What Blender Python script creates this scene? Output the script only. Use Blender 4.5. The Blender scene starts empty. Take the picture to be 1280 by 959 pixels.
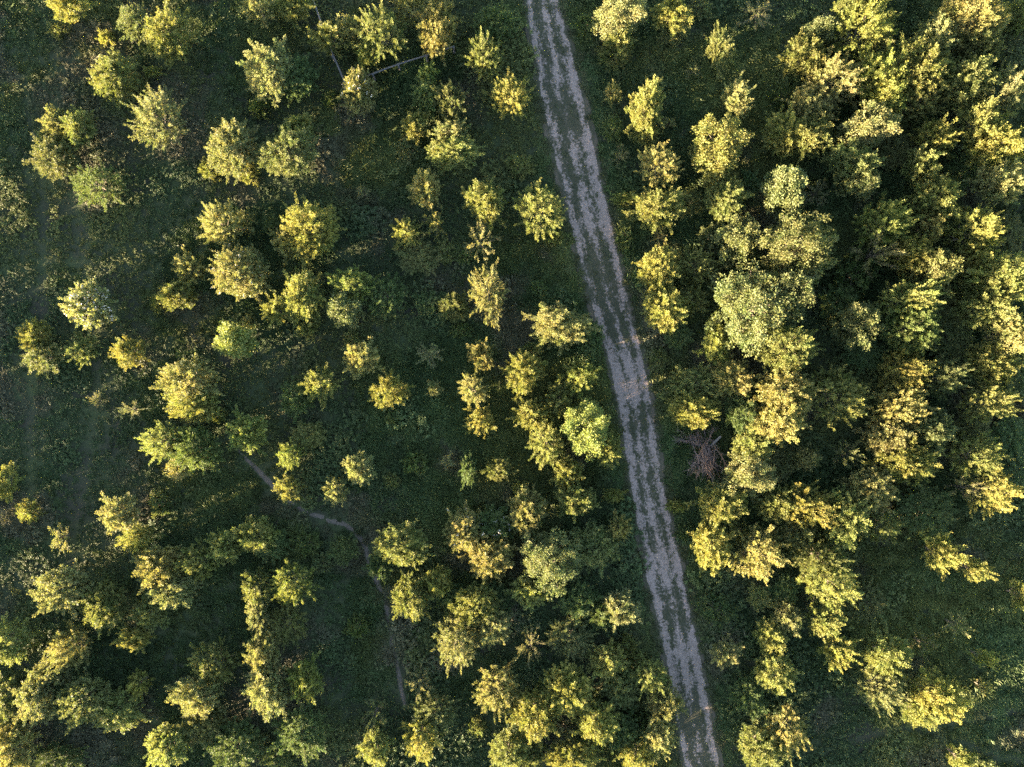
import bpy, math, random
import numpy as np
from mathutils import Vector, noise as mnoise
scene = bpy.context.scene
R = math.radians

# ---------------------------------------------------------------- camera, sky, sun, exposure
S = 90.0 / 1280.0                      # metres on the ground per photo pixel
CAM_H = 72.0
def ground(px, py, z=0.0):             # the place on the map of a point seen at height z
    k = (CAM_H - z) / CAM_H
    return (px - 640.0) * S * k, -(py - 479.5) * S * k
cam_d = bpy.data.cameras.new('drone_camera')
cam_d.angle = 2 * math.atan(45.0 / CAM_H)
cam_d.clip_end = 6000.0
cam = bpy.data.objects.new('drone_camera', cam_d)
cam.location = (0, 0, CAM_H)
cam.rotation_euler = (0, 0, 0)
scene.collection.objects.link(cam)
scene.camera = cam

SUN_EL, SUN_AZ = R(6.6), R(202.0)      # azimuth of the sun, counter-clockwise from +X
world = bpy.data.worlds.new('World')
scene.world = world
world.use_nodes = True
wn, wl = world.node_tree.nodes, world.node_tree.links
bg = wn['Background']
sky = wn.new('ShaderNodeTexSky')
sky.sky_type = 'NISHITA'
sky.sun_disc = False
sky.sun_elevation = SUN_EL
sky.sun_rotation = R(90.0) - SUN_AZ
wl.new(sky.outputs['Color'], bg.inputs['Color'])
bg.inputs['Strength'].default_value = 0.080
sun_d = bpy.data.lights.new('sun', 'SUN')
sun_d.energy = 5.0
sun_d.angle = R(0.53)
sun_d.color = (1.0, 0.79, 0.51)
sun = bpy.data.objects.new('sun', sun_d)
to_sun = Vector((math.cos(SUN_EL) * math.cos(SUN_AZ), math.cos(SUN_EL) * math.sin(SUN_AZ), math.sin(SUN_EL)))
sun.rotation_euler = to_sun.to_track_quat('Z', 'Y').to_euler()
sun.location = (0, 0, 100)
scene.collection.objects.link(sun)
scene.view_settings.view_transform = 'Standard'
scene.view_settings.look = 'None'
scene.view_settings.gamma = 1.0
scene.view_settings.exposure = 4.1
scene.cycles.use_denoising = False
scene.cycles.max_bounces = 6
scene.cycles.diffuse_bounces = 3
scene.cycles.transmission_bounces = 4

# ---------------------------------------------------------------- helpers
col = scene.collection
def link_mesh(name, me, parent=None):
    o = bpy.data.objects.new(name, me)
    col.objects.link(o)
    if parent is not None:
        o.parent = parent
    return o
def tag(o, label=None, cat=None, group=None, kind=None):
    for k, v in (('label', label), ('category', cat), ('group', group), ('kind', kind)):
        if v:
            o[k] = v
    return o
def empty(name, loc, rz=0.0):
    o = bpy.data.objects.new(name, None)
    o.empty_display_size = 0.3
    o.location = loc
    o.rotation_euler = (0, 0, rz)
    col.objects.link(o)
    return o
def mesh_np(name, verts, faces, mat=None, smooth=False):
    """verts (n,3); faces: an (m,k) int array"""
    me = bpy.data.meshes.new(name)
    verts = np.asarray(verts, np.float32)
    faces = np.asarray(faces, np.int32)
    m, k = faces.shape
    me.vertices.add(len(verts)); me.vertices.foreach_set('co', verts.ravel())
    me.loops.add(m * k); me.loops.foreach_set('vertex_index', faces.ravel())
    me.polygons.add(m)
    me.polygons.foreach_set('loop_start', np.arange(m, dtype=np.int32) * k)
    me.polygons.foreach_set('loop_total', np.full(m, k, np.int32))
    me.polygons.foreach_set('use_smooth', np.full(m, smooth, bool))
    me.update(calc_edges=True)
    if mat is not None:
        me.materials.append(mat)
    return me
def face_attr(me, name, data):
    a = me.attributes.new(name, 'FLOAT', 'FACE')
    a.data.foreach_set('value', np.asarray(data, np.float32))
def unit(v):
    return v / np.maximum(np.linalg.norm(v, axis=-1, keepdims=True), 1e-9)
_lat = np.random.default_rng(77).random((256, 256))
def vnoise(x, y):                      # smooth value noise on arrays
    xi, yi = np.floor(x).astype(int), np.floor(y).astype(int)
    fx, fy = x - xi, y - yi
    fx, fy = fx * fx * (3 - 2 * fx), fy * fy * (3 - 2 * fy)
    g = lambda a, b: _lat[a % 256, b % 256]
    return ((g(xi, yi) * (1 - fx) + g(xi + 1, yi) * fx) * (1 - fy) + (g(xi, yi + 1) * (1 - fx) + g(xi + 1, yi + 1) * fx) * fy)
def fbm(x, y, f, n=3):
    s, a, t = 0.0, 1.0, 0.0
    for i in range(n):
        s = s + a * vnoise(x * f + 17.3 * i, y * f - 9.1 * i); t += a
        a *= 0.5; f *= 2.03
    return s / t
def line_dist(x, y, pts):
    d = np.full(x.shape, 1e9)
    for (ax, ay), (bx, by) in zip(pts[:-1], pts[1:]):
        vx, vy = bx - ax, by - ay
        t = np.clip(((x - ax) * vx + (y - ay) * vy) / (vx * vx + vy * vy), 0, 1)
        d = np.minimum(d, np.hypot(x - ax - t * vx, y - ay - t * vy))
    return d
def tube(verts, faces, pts, radii, sides=5):
    """a tapering tube along pts, closed at the tip; quads (triangles as degenerate-free quads)"""
    pts = np.asarray(pts, float)
    n = len(pts)
    base = len(verts)
    for i in range(n):
        d = pts[min(i + 1, n - 1)] - pts[max(i - 1, 0)]
        d = d / (np.linalg.norm(d) + 1e-9)
        a = np.cross(d, (0.31, 0.17, 0.93)) if abs(d[2]) < 0.9 else np.cross(d, (1, 0.2, 0))
        a = a / (np.linalg.norm(a) + 1e-9)
        b = np.cross(d, a)
        for s in range(sides):
            w = 2 * math.pi * s / sides
            verts.append(pts[i] + radii[i] * (math.cos(w) * a + math.sin(w) * b))
    for i in range(n - 1):
        for s in range(sides):
            t = (s + 1) % sides
            faces.append((base + i * sides + s, base + i * sides + t, base + (i + 1) * sides + t, base + (i + 1) * sides + s))

# ---------------------------------------------------------------- materials
def new_mat(name):
    m = bpy.data.materials.new(name)
    m.use_nodes = True
    nt = m.node_tree
    return m, nt, nt.nodes, nt.links, nt.nodes['Principled BSDF']
def math_node(N, L, op, a, b=None, c=None, clamp=False):
    n = N.new('ShaderNodeMath'); n.operation = op; n.use_clamp = clamp
    for i, v in enumerate((a, b, c)):
        if v is None: continue
        if isinstance(v, (int, float)): n.inputs[i].default_value = v
        else: L.new(v, n.inputs[i])
    return n.outputs[0]
def mix_col(N, L, f, a, b, mode='MIX'):
    n = N.new('ShaderNodeMix'); n.data_type = 'RGBA'; n.blend_type = mode
    for sock, v in ((n.inputs[0], f), (n.inputs[6], a), (n.inputs[7], b)):
        if isinstance(v, (int, float)): sock.default_value = v
        elif isinstance(v, tuple): sock.default_value = (*v, 1.0)
        else: L.new(v, sock)
    return n.outputs[2]
def tex_noise(N, L, vec, scale, detail=4, rough=0.55):
    n = N.new('ShaderNodeTexNoise')
    n.inputs['Scale'].default_value = scale; n.inputs['Detail'].default_value = detail; n.inputs['Roughness'].default_value = rough
    L.new(vec, n.inputs['Vector'])
    return n.outputs['Fac']
def ramp(N, L, f, stops):
    n = N.new('ShaderNodeValToRGB')
    e = n.color_ramp.elements
    while len(e) < len(stops): e.new(0.5)
    for q, (p, c) in zip(e, stops):
        q.position = p; q.color = (*c, 1.0) if isinstance(c, tuple) else (c, c, c, 1)
    L.new(f, n.inputs[0])
    return n.outputs[0]

def leaf_material(name, source='object', trans=0.4):
    m, nt, N, L, P = new_mat(name)
    if source == 'object':
        oi = N.new('ShaderNodeObjectInfo'); base = oi.outputs['Color']
    else:
        a = N.new('ShaderNodeAttribute'); a.attribute_type = 'INSTANCER'; a.attribute_name = 'tone'
        base = a.outputs['Color']
    t = N.new('ShaderNodeAttribute'); t.attribute_name = 'tint'
    hue = ramp(N, L, t.outputs['Fac'], [(0.0, (0.62, 0.74, 0.60)), (0.45, (0.95, 1.0, 0.9)), (0.8, (1.15, 1.08, 0.95)), (1.0, (1.5, 1.3, 1.15))])
    c = mix_col(N, L, 1.0, base, hue, 'MULTIPLY')
    if source == 'object':             # older and younger sprays within one crown differ a little in hue
        tc = N.new('ShaderNodeTexCoord')
        f = tex_noise(N, L, tc.outputs['Object'], 0.9, 3)
        c = mix_col(N, L, 1.0, c, ramp(N, L, f, [(0.32, (0.80, 0.95, 0.85)), (0.5, (1.0, 1.0, 1.0)), (0.68, (1.09, 1.03, 1.06))]), 'MULTIPLY')
    L.new(c, P.inputs['Base Color'])
    P.inputs['Roughness'].default_value = 0.55
    P.inputs['Specular IOR Level'].default_value = 0.25
    tr = N.new('ShaderNodeBsdfTranslucent')
    c2 = mix_col(N, L, 1.0, c, (1.1, 1.1, 0.65), 'MULTIPLY')
    L.new(c2, tr.inputs['Color'])
    mx = N.new('ShaderNodeMixShader'); mx.inputs[0].default_value = trans
    L.new(P.outputs[0], mx.inputs[1]); L.new(tr.outputs[0], mx.inputs[2])
    L.new(mx.outputs[0], N['Material Output'].inputs['Surface'])
    return m
def bark_material(name, c0, c1, scale=9.0):
    m, nt, N, L, P = new_mat(name)
    tc = N.new('ShaderNodeTexCoord')
    f = tex_noise(N, L, tc.outputs['Object'], scale, 5, 0.65)
    L.new(ramp(N, L, f, [(0.3, c0), (0.7, c1)]), P.inputs['Base Color'])
    P.inputs['Roughness'].default_value = 0.9
    bp = N.new('ShaderNodeBump'); bp.inputs['Strength'].default_value = 0.5; bp.inputs['Distance'].default_value = 0.02
    L.new(f, bp.inputs['Height']); L.new(bp.outputs[0], P.inputs['Normal'])
    return m
M_leaf = leaf_material('leaf')
M_herb = leaf_material('herb_leaf', 'instancer', 0.12)
M_bark = bark_material('bark', (0.05, 0.04, 0.03), (0.16, 0.13, 0.10))
M_wood = bark_material('weathered_wood', (0.07, 0.063, 0.065), (0.135, 0.125, 0.13), 6.0)
M_dead = bark_material('dead_wood', (0.085, 0.062, 0.060), (0.19, 0.14, 0.132), 5.0)
M_deadtip = bark_material('dead_twig', (0.20, 0.11, 0.075), (0.34, 0.20, 0.14), 5.0)
M_stump = bark_material('bare_log', (0.09, 0.085, 0.085), (0.17, 0.16, 0.16), 8.0)
m, nt, N, L, P = new_mat('petal')
P.inputs['Base Color'].default_value = (0.56, 0.49, 0.47, 1); P.inputs['Roughness'].default_value = 0.6
M_petal = m

# ---------------------------------------------------------------- the ground, the track, the footpath
TRACK = [(637, -190), (656, -95), (677, 0), (702, 120), (729, 240), (758, 360), (789, 480), (808, 600), (831, 719), (857, 840), (877, 959), (893, 1050), (905, 1140)]
TRACK_HALF = [26, 25, 26, 32, 32, 30, 26, 26, 28, 27, 28, 28, 28]
PATH = [(288, 548), (300, 565), (322, 588), (345, 611), (372, 634), (405, 648), (435, 658), (452, 675), (461, 700), (471, 728), (482, 750), (486, 780), (494, 820), (502, 862), (506, 884)]
TRAILS = [[(55, 190), (52, 330), (46, 430), (38, 520), (42, 600), (40, 640)], [(93, 240), (100, 330), (118, 440), (116, 510), (111, 560), (94, 650), (90, 720)],
          [(1070, 925), (1140, 908), (1220, 902), (1300, 878)], [(1190, 925), (1250, 948), (1300, 958)]]
def smooth_line(pts, vals=None, step=0.35):
    P_ = np.array([ground(*p) for p in pts])
    V = np.array(vals if vals is not None else [0] * len(pts), float)
    out, ov = [], []
    for i in range(len(P_) - 1):
        p0, p1, p2, p3 = P_[max(i - 1, 0)], P_[i], P_[i + 1], P_[min(i + 2, len(P_) - 1)]
        n = max(2, int(np.linalg.norm(p2 - p1) / step))
        for t in np.linspace(0, 1, n, endpoint=False):
            out.append(0.5 * (2 * p1 + (p2 - p0) * t + (2 * p0 - 5 * p1 + 4 * p2 - p3) * t * t + (3 * p1 - p0 - 3 * p2 + p3) * t ** 3))
            ov.append(V[i] + (V[i + 1] - V[i]) * t)
    out.append(P_[-1]); ov.append(V[-1])
    return np.array(out), np.array(ov)
track_c, track_w = smooth_line(TRACK, [h * S for h in TRACK_HALF])
path_c, _ = smooth_line(PATH, None, 0.25)
trail_c = [smooth_line(t, None, 2.0)[0] for t in TRAILS]
def track_u(x, y):
    """signed distance from the track's centre line over its half width"""
    cx = np.interp(-y, -track_c[:, 1], track_c[:, 0]); w = np.interp(-y, -track_c[:, 1], track_w)
    return (x - cx) * 0.975 / w
def land(x, y):
    d = np.abs(track_u(x, y))
    k = np.clip((d - 1.0) / 2.0, 0, 1) * np.clip(line_dist(x, y, path_c[::6]) / 1.5, 0, 1) if np.ndim(x) else 1.0
    e = np.clip(1.5 - np.maximum(np.abs(x) / 70.0, np.abs(y) / 60.0), 0, 1)
    return (fbm(x, y, 0.16, 3) - 0.5) * 0.7 * k * e

gx = np.concatenate([[-3000, -1200, -500, -220, -120, -80], np.arange(-60, 60.01, 0.6), [80, 120, 220, 500, 1200, 3000]])
gy = np.concatenate([[-3000, -1200, -500, -220, -120, -75], np.arange(-50, 50.01, 0.6), [75, 120, 220, 500, 1200, 3000]])
GX, GY = np.meshgrid(gx, gy)
GZ = land(GX, GY)
nx, ny = len(gx), len(gy)
ii = (np.arange(ny - 1)[:, None] * nx + np.arange(nx - 1)[None, :]).ravel()
m, nt, N, L, P = new_mat('meadow_soil')
tc = N.new('ShaderNodeTexCoord')
f1 = tex_noise(N, L, tc.outputs['Object'], 0.25, 5, 0.6); f2 = tex_noise(N, L, tc.outputs['Object'], 3.5, 6, 0.7)
c = mix_col(N, L, f2, (0.026, 0.038, 0.018), (0.05, 0.058, 0.028))
c = mix_col(N, L, ramp(N, L, f1, [(0.42, 0.0), (0.66, 1.0)]), c, (0.03, 0.03, 0.022))
L.new(c, P.inputs['Base Color']); P.inputs['Roughness'].default_value = 1.0; P.inputs['Specular IOR Level'].default_value = 0.1
bp = N.new('ShaderNodeBump'); bp.inputs['Distance'].default_value = 0.08; L.new(f2, bp.inputs['Height']); L.new(bp.outputs[0], P.inputs['Normal'])
tag(link_mesh('ground', mesh_np('ground', np.stack([GX, GY, GZ], -1).reshape(-1, 3), np.stack([ii, ii + 1, ii + nx + 1, ii + nx], -1), m, True)), kind='structure')

def strip(name, line, half, nu, mat, zfun):
    d = np.gradient(line, axis=0); d = d / np.linalg.norm(d, axis=1, keepdims=True)
    nrm = np.stack([-d[:, 1], d[:, 0]], -1)
    us = np.linspace(-1, 1, nu)
    run = np.concatenate([[0], np.cumsum(np.linalg.norm(np.diff(line, axis=0), axis=1))])
    V, A, B = [], [], []
    for i, p in enumerate(line):
        for u in us:
            q = p - nrm[i] * half[i] * u * -1.0
            V.append((q[0], q[1], 0)); A.append(u); B.append(run[i])
    V = np.array(V); A = np.array(A); B = np.array(B)
    V[:, 2] = land(V[:, 0], V[:, 1]) + zfun(A, B)
    k = (np.arange(len(line) - 1)[:, None] * nu + np.arange(nu - 1)[None, :]).ravel()
    F = np.stack([k, k + 1, k + nu + 1, k + nu], -1)
    me = mesh_np(name, V, F, mat, True)
    for nm, dat in (('across', A), ('along', B)):
        a = me.attributes.new(nm, 'FLOAT', 'POINT'); a.data.foreach_set('value', dat.astype(np.float32))
    o = link_mesh(name, me)
    return tag(o, kind='structure')
def flat_normals_up(o):
    me = o.data
    if me.polygons[0].normal.z < 0:
        me.flip_normals()

# dirt: pale trodden strips, rough grassy ground between them
m, nt, N, L, P = new_mat('track_dirt')
au = N.new('ShaderNodeAttribute'); au.attribute_name = 'across'
av = N.new('ShaderNodeAttribute'); av.attribute_name = 'along'
u, v = au.outputs['Fac'], av.outputs['Fac']
cmb = N.new('ShaderNodeCombineXYZ'); L.new(math_node(N, L, 'MULTIPLY', u, 1.8), cmb.inputs[0]); L.new(math_node(N, L, 'MULTIPLY', v, 0.30), cmb.inputs[1])
tc = N.new('ShaderNodeTexCoord')
streak = tex_noise(N, L, cmb.outputs[0], 3.4, 5, 0.6)
fine = tex_noise(N, L, tc.outputs['Object'], 5.4, 5, 0.72)
grit = tex_noise(N, L, tc.outputs['Object'], 22.0, 3, 0.7)
wob = math_node(N, L, 'MULTIPLY_ADD', tex_noise(N, L, tc.outputs['Object'], 0.22, 4), 0.9, -0.45)
uw = math_node(N, L, 'ADD', u, wob)
def band(c0, w0, a):
    d = math_node(N, L, 'ABSOLUTE', math_node(N, L, 'SUBTRACT', uw, c0))
    return math_node(N, L, 'MULTIPLY', math_node(N, L, 'SUBTRACT', 1.0, math_node(N, L, 'DIVIDE', d, w0), clamp=True), a)
bands = math_node(N, L, 'MAXIMUM', math_node(N, L, 'MAXIMUM', band(-0.60, 0.34, 1.0), band(0.62, 0.34, 1.0)), band(0.02, 0.32, 0.85))
edge = math_node(N, L, 'MULTIPLY', math_node(N, L, 'SUBTRACT', math_node(N, L, 'ABSOLUTE', u), 0.76, clamp=True), 4.0)
s = math_node(N, L, 'ADD', math_node(N, L, 'MULTIPLY', bands, 0.36), math_node(N, L, 'ADD', math_node(N, L, 'MULTIPLY', streak, 0.75), math_node(N, L, 'MULTIPLY', fine, 0.95)))
s = math_node(N, L, 'SUBTRACT', s, edge)
worn = tex_noise(N, L, tc.outputs['Object'], 0.16, 4, 0.6)
s = math_node(N, L, 'ADD', s, math_node(N, L, 'MULTIPLY_ADD', worn, 1.5, -0.75))
bare = ramp(N, L, math_node(N, L, 'MULTIPLY', s, 0.5), [(0.0, 0.0), (0.475, 0.0), (0.56, 1.0)])
pale = mix_col(N, L, ramp(N, L, grit, [(0.3, 0.0), (0.7, 1.0)]), (0.155, 0.115, 0.107), (0.315, 0.242, 0.225))
pale = mix_col(N, L, ramp(N, L, fine, [(0.35, 0.55), (0.6, 0.0)]), pale, (0.085, 0.064, 0.052))
turf = mix_col(N, L, fine, (0.028, 0.032, 0.018), (0.062, 0.055, 0.040))
shoulder = math_node(N, L, 'MULTIPLY', math_node(N, L, 'SUBTRACT', math_node(N, L, 'ABSOLUTE', uw), 0.78, clamp=True), 6.0, clamp=True)
turf = mix_col(N, L, shoulder, turf, mix_col(N, L, fine, (0.05, 0.042, 0.032), (0.11, 0.088, 0.068)))
L.new(mix_col(N, L, bare, turf, pale), P.inputs['Base Color'])
P.inputs['Roughness'].default_value = 0.95; P.inputs['Specular IOR Level'].default_value = 0.2
bp = N.new('ShaderNodeBump'); bp.inputs['Distance'].default_value = 0.05; bp.inputs['Strength'].default_value = 0.7
L.new(math_node(N, L, 'ADD', fine, math_node(N, L, 'MULTIPLY', grit, 0.4)), bp.inputs['Height']); L.new(bp.outputs[0], P.inputs['Normal'])
rut = lambda a, b: 0.075 - 0.035 * np.exp(-((np.abs(a) - 0.6) / 0.17) ** 2) + 0.02 * (fbm(a * 3, b, 0.8, 2) - 0.5) - 0.05 * np.clip((np.abs(a) - 0.9) * 10, 0, 1)
flat_normals_up(strip('dirt_track', track_c, track_w, 33, m, rut))

m, nt, N, L, P = new_mat('path_dirt')
au = N.new('ShaderNodeAttribute'); au.attribute_name = 'across'
tc = N.new('ShaderNodeTexCoord')
f = tex_noise(N, L, tc.outputs['Object'], 5.0, 5, 0.7)
e = math_node(N, L, 'SUBTRACT', f, math_node(N, L, 'MULTIPLY', math_node(N, L, 'ABSOLUTE', au.outputs['Fac']), 0.28))
L.new(ramp(N, L, e, [(0.24, (0.05, 0.046, 0.032)), (0.52, (0.088, 0.068, 0.060))]), P.inputs['Base Color'])
P.inputs['Roughness'].default_value = 1.0
flat_normals_up(strip('footpath', path_c, np.full(len(path_c), 0.42) * np.interp(np.arange(len(path_c)), [0, 20, len(path_c) * 0.8, len(path_c)], [0.5, 0.9, 0.9, 0.4]), 7, m, lambda a, b: 0.02 - 0.03 * np.abs(a)))

# ---------------------------------------------------------------- trees: branch skeleton + leaves
LEAF = {'R': (0.118, 0.070), 'S': (0.125, 0.060), 'B': (0.145, 0.095), 'T': (0.11, 0.06), 'L': (0.12, 0.075), 'F': (0.13, 0.075)}
def leaf_cloud(base, axis, length, width, rng):
    """one folded rhombic leaf (a quad) per base point, growing along axis"""
    n = len(base)
    axis = unit(axis)
    side = unit(np.cross(axis, rng.normal(size=(n, 3))))
    up = np.cross(side, axis)
    l = length * rng.uniform(0.7, 1.3, (n, 1)); w = width * rng.uniform(0.7, 1.3, (n, 1))
    p0 = base
    p1 = base + axis * l * 0.5 + side * w * 0.5 + up * w * 0.12
    p2 = base + axis * l
    p3 = base + axis * l * 0.5 - side * w * 0.5 + up * w * 0.12
    V = np.stack([p0, p1, p2, p3], 1).reshape(-1, 3)
    return V, np.arange(4 * n).reshape(n, 4)
def bez(a, b, c, t):
    t = np.asarray(t)[:, None]
    return (1 - t) ** 2 * a + 2 * t * (1 - t) * b + t * t * c
def make_tree(style, rad, seed):
    """(trunk mesh, crown mesh, shoots, height) of a tree with a crown of radius rad"""
    rng = np.random.default_rng(seed)
    H = {'R': 1.0 + 1.5 * rad, 'S': 1.0 + 1.55 * rad, 'B': 1.2 + 1.45 * rad, 'T': 0.9 + 1.4 * rad, 'L': 0.5 + 0.9 * rad, 'F': 1.0 + 1.4 * rad}[style]
    tv, tf = [], []
    z0 = {'L': 0.05, 'T': 0.15}.get(style, 0.14) * H
    lean = rng.normal(0, 0.05 * rad, 2)
    tr = 0.035 + 0.04 * rad
    top = np.array([lean[0], lean[1], H * 0.72])
    spine = bez(np.zeros(3), np.array([lean[0] * -0.6, lean[1] * 1.2, H * 0.4]), top, np.linspace(0, 1, 5))
    tube(tv, tf, spine, [tr, tr * 0.85, tr * 0.65, tr * 0.4, tr * 0.15], 6)
    n_l = int({'R': 9, 'S': 9, 'B': 15, 'T': 9, 'L': 12, 'F': 13}[style] + 6.5 * rad)
    nlobe = rng.integers(3, 6)
    la, lo = rng.uniform(0, 2 * math.pi, nlobe), rng.uniform(-0.30, 0.34, nlobe)
    zc = (0.42 if style != 'L' else 0.15) * H
    B, A = [], []          # leaf bases and axes
    ga = rng.uniform(0, 6.28)
    for i in range(n_l):
        q = (i + 0.5) / n_l
        az = ga + i * 2.39996 + rng.normal(0, 0.2)
        sin_el = -0.12 + 1.1 * q ** 0.9
        el = math.asin(min(0.98, max(-0.2, sin_el + rng.normal(0, 0.06))))
        f = 0.82 + 0.12 * rng.normal() + sum(l * max(0, math.cos(az - a)) ** 4 for a, l in zip(la, lo))
        f = min(1.12, max(0.5, f))
        if style in 'ST': f *= rng.uniform(0.82, 1.16)
        end = np.array([math.cos(az) * math.cos(el) * rad * f, math.sin(az) * math.cos(el) * rad * f, zc + (H - zc) * math.sin(el) * (f * 0.6 + 0.4)])
        st = spine[0] + (top - spine[0]) * min(0.9, (z0 / H + 0.55 * q * rng.uniform(0.6, 1.0)))
        ctl = st * 0.45 + end * 0.55 + np.array([0, 0, (0.22 if style != 'L' else 0.1) * (end[2] - st[2]) + 0.10 * rad])
        if style == 'S': ctl = st * 0.5 + end * 0.5 + np.array([0, 0, -0.05 * rad])
        limb = bez(st, ctl, end, np.linspace(0, 1, 4))
        tube(tv, tf, limb, np.array([tr * 0.42, tr * 0.30, tr * 0.18, tr * 0.06]) * (0.45 if style == 'T' else 1.0), 4)
        ln = np.linalg.norm(end - st)
        if style == 'B':
            # round clusters of big leaves at the ends and along the outer half
            nc = int(3 + 2.2 * rad)
            for k in range(nc):
                t = rng.uniform(0.55, 1.0) if k else 1.0
                c = bez(st, ctl, end, [t])[0] + rng.normal(0, 0.16 * rad ** 0.5, 3)
                r_c = rng.uniform(0.22, 0.40)
                m_ = int(rng.uniform(40, 64))
                d = unit(rng.normal(size=(m_, 3)) + np.array([0, 0, 0.25]))
                B.append(c + d * r_c * rng.uniform(0.45, 1.0, (m_, 1))); A.append(d + rng.normal(0, 0.5, (m_, 3)))
            continue
        # twigs
        ntw = int({'R': 7.5, 'S': 5.5, 'T': 9, 'L': 7, 'F': 7.5}[style] * (0.6 + 0.42 * ln))
        for k in range(ntw):
            t = 1.0 if k == 0 else rng.uniform(0.30, 1.0)
            p = bez(st, ctl, end, [t])[0]
            tan = unit(2 * (1 - t) * (ctl - st) + 2 * t * (end - ctl))
            radial = unit(p - np.array([0, 0, zc * 0.8]))
            d = unit(tan * (0.9 if k else 1.6) + radial * 0.7 + rng.normal(0, 0.55, 3) + np.array([0, 0, 0.25]))
            if style == 'S': d = unit(tan * 1.1 + radial * 1.0 + rng.normal(0, 0.38, 3))
            tl = rng.uniform(0.28, 0.62) * {'R': 1.0, 'S': 1.35, 'T': 1.0, 'L': 0.8, 'F': 1.0}[style] * min(1.0, 0.45 + 0.33 * rad)
            if rng.random() < 0.10: tl *= 1.6
            if style == 'T': tube(tv, tf, [p, p + d * tl * 0.5, p + d * tl], [0.011, 0.008, 0.003], 3)
            nl = max(3, int(tl / {'R': 0.0175, 'S': 0.0165, 'T': 0.036, 'L': 0.02, 'F': 0.0185}[style]))
            s_ = rng.uniform(0.05, 1.0, (nl, 1))
            off = unit(rng.normal(size=(nl, 3)))
            sp = {'R': 0.13, 'S': 0.075, 'T': 0.08, 'L': 0.13, 'F': 0.12}[style]
            B.append(p + d * tl * s_ + off * sp * rng.uniform(0.2, 1.0, (nl, 1)) * (1.15 - 0.7 * s_))
            A.append(d * 0.9 + off * 0.9 + np.array([0, 0, 0.1]))
    if style in 'RSLF':
        # side shoots that fill the crown between the limbs, following its lobed outline
        n_h = int({'R': 70, 'S': 52, 'L': 48, 'F': 70}[style] * (0.25 + rad ** 1.7))
        for k in range(n_h):
            az = rng.uniform(0, 2 * math.pi)
            el = math.asin(rng.uniform(0.0, 1.0) ** 0.85)
            bump = vnoise(np.array([az * 1.3 + seed]), np.array([el * 2.6 + seed * 0.37]))[0]
            f = (0.70 + 0.30 * bump + 0.8 * sum(l * max(0, math.cos(az - a)) ** 4 for a, l in zip(la, lo))) * rng.uniform(0.70, 0.98)
            p = np.array([math.cos(az) * math.cos(el) * rad * f, math.sin(az) * math.cos(el) * rad * f, zc + (H - zc) * math.sin(el) * f])
            radial = unit(p - np.array([0, 0, zc * 0.7]))
            d = unit(radial * (1.1 if style == 'S' else 0.8) + rng.normal(0, 0.42, 3) + np.array([0, 0, 0.30]))
            tl = rng.uniform(0.22, 0.55) * (1.25 if style == 'S' else 1.0) * min(1.0, 0.45 + 0.33 * rad)
            if rng.random() < 0.08: tl *= 1.7
            nl = max(4, int(tl / 0.0145))
            s_ = rng.uniform(0.0, 1.0, (nl, 1))
            off = unit(rng.normal(size=(nl, 3)))
            sp = 0.07 if style == 'S' else 0.10
            B.append(p + d * tl * s_ + off * sp * rng.uniform(0.2, 1.0, (nl, 1)) * (1.2 - 0.8 * s_))
            A.append(d * 0.8 + off * 0.9)
        nf = int({'R': 1000, 'S': 620, 'L': 520, 'F': 800}[style] * rad ** 2 * 0.75)
        az = rng.uniform(0, 2 * math.pi, nf); el = np.arcsin(rng.uniform(0.0, 1.0, nf))
        f = (0.60 + 0.35 * vnoise(az * 1.9 + seed, el * 3.1 + seed * 0.37)) * rng.uniform(0.72, 1.0, nf)
        for l, a_ in zip(lo, la): f = f + 0.7 * l * np.maximum(0, np.cos(az - a_)) ** 4
        p = np.stack([np.cos(az) * np.cos(el) * rad * f, np.sin(az) * np.cos(el) * rad * f, zc + (H - zc) * np.sin(el) * f], -1)
        B.append(p); A.append(unit(p - np.array([0, 0, zc * 0.7])) * 0.6 + rng.normal(0, 0.6, (nf, 3)))
    B, A = np.concatenate(B), np.concatenate(A)
    keep = B[:, 2] > 0.06
    B, A = B[keep], A[keep]
    ll, lw = LEAF[style]
    V, F = leaf_cloud(B, A, ll, lw, rng)
    crown = mesh_np('crown', V, F, M_leaf)
    face_attr(crown, 'tint', np.clip(rng.normal(0.5, 0.2, len(F)) + 0.25 * (vnoise(B[:, 0] * 1.6 + seed, B[:, 1] * 1.6 + B[:, 2]) - 0.5), 0, 1))
    trunk = mesh_np('trunk', np.array(tv), np.array(tf), M_bark, True)
    outer = B[(np.linalg.norm(B[:, :2], axis=1) > rad * 0.35) | (B[:, 2] > H * 0.7)]
    return trunk, crown, outer, H, 0.35 * rad + 0.65 * float(np.percentile(np.linalg.norm(B[:, :2], axis=1), 94))
SIZES = {'R': (0.9, 1.45, 2.0, 2.6), 'S': (0.75, 1.3, 1.9), 'B': (0.9, 1.6, 2.3, 3.1), 'T': (0.5, 0.9, 1.5), 'L': (0.55, 0.95, 1.5), 'F': (1.9,)}
COUNT = {'R': 5, 'S': 5, 'B': 2, 'T': 2, 'L': 3, 'F': 1}
VARIANT = {}
seed = 100
for st in SIZES:
    for rad in SIZES[st]:
        for k in range(COUNT[st]):
            seed += 1
            VARIANT.setdefault((st, rad), []).append(make_tree(st, rad, seed))

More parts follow.
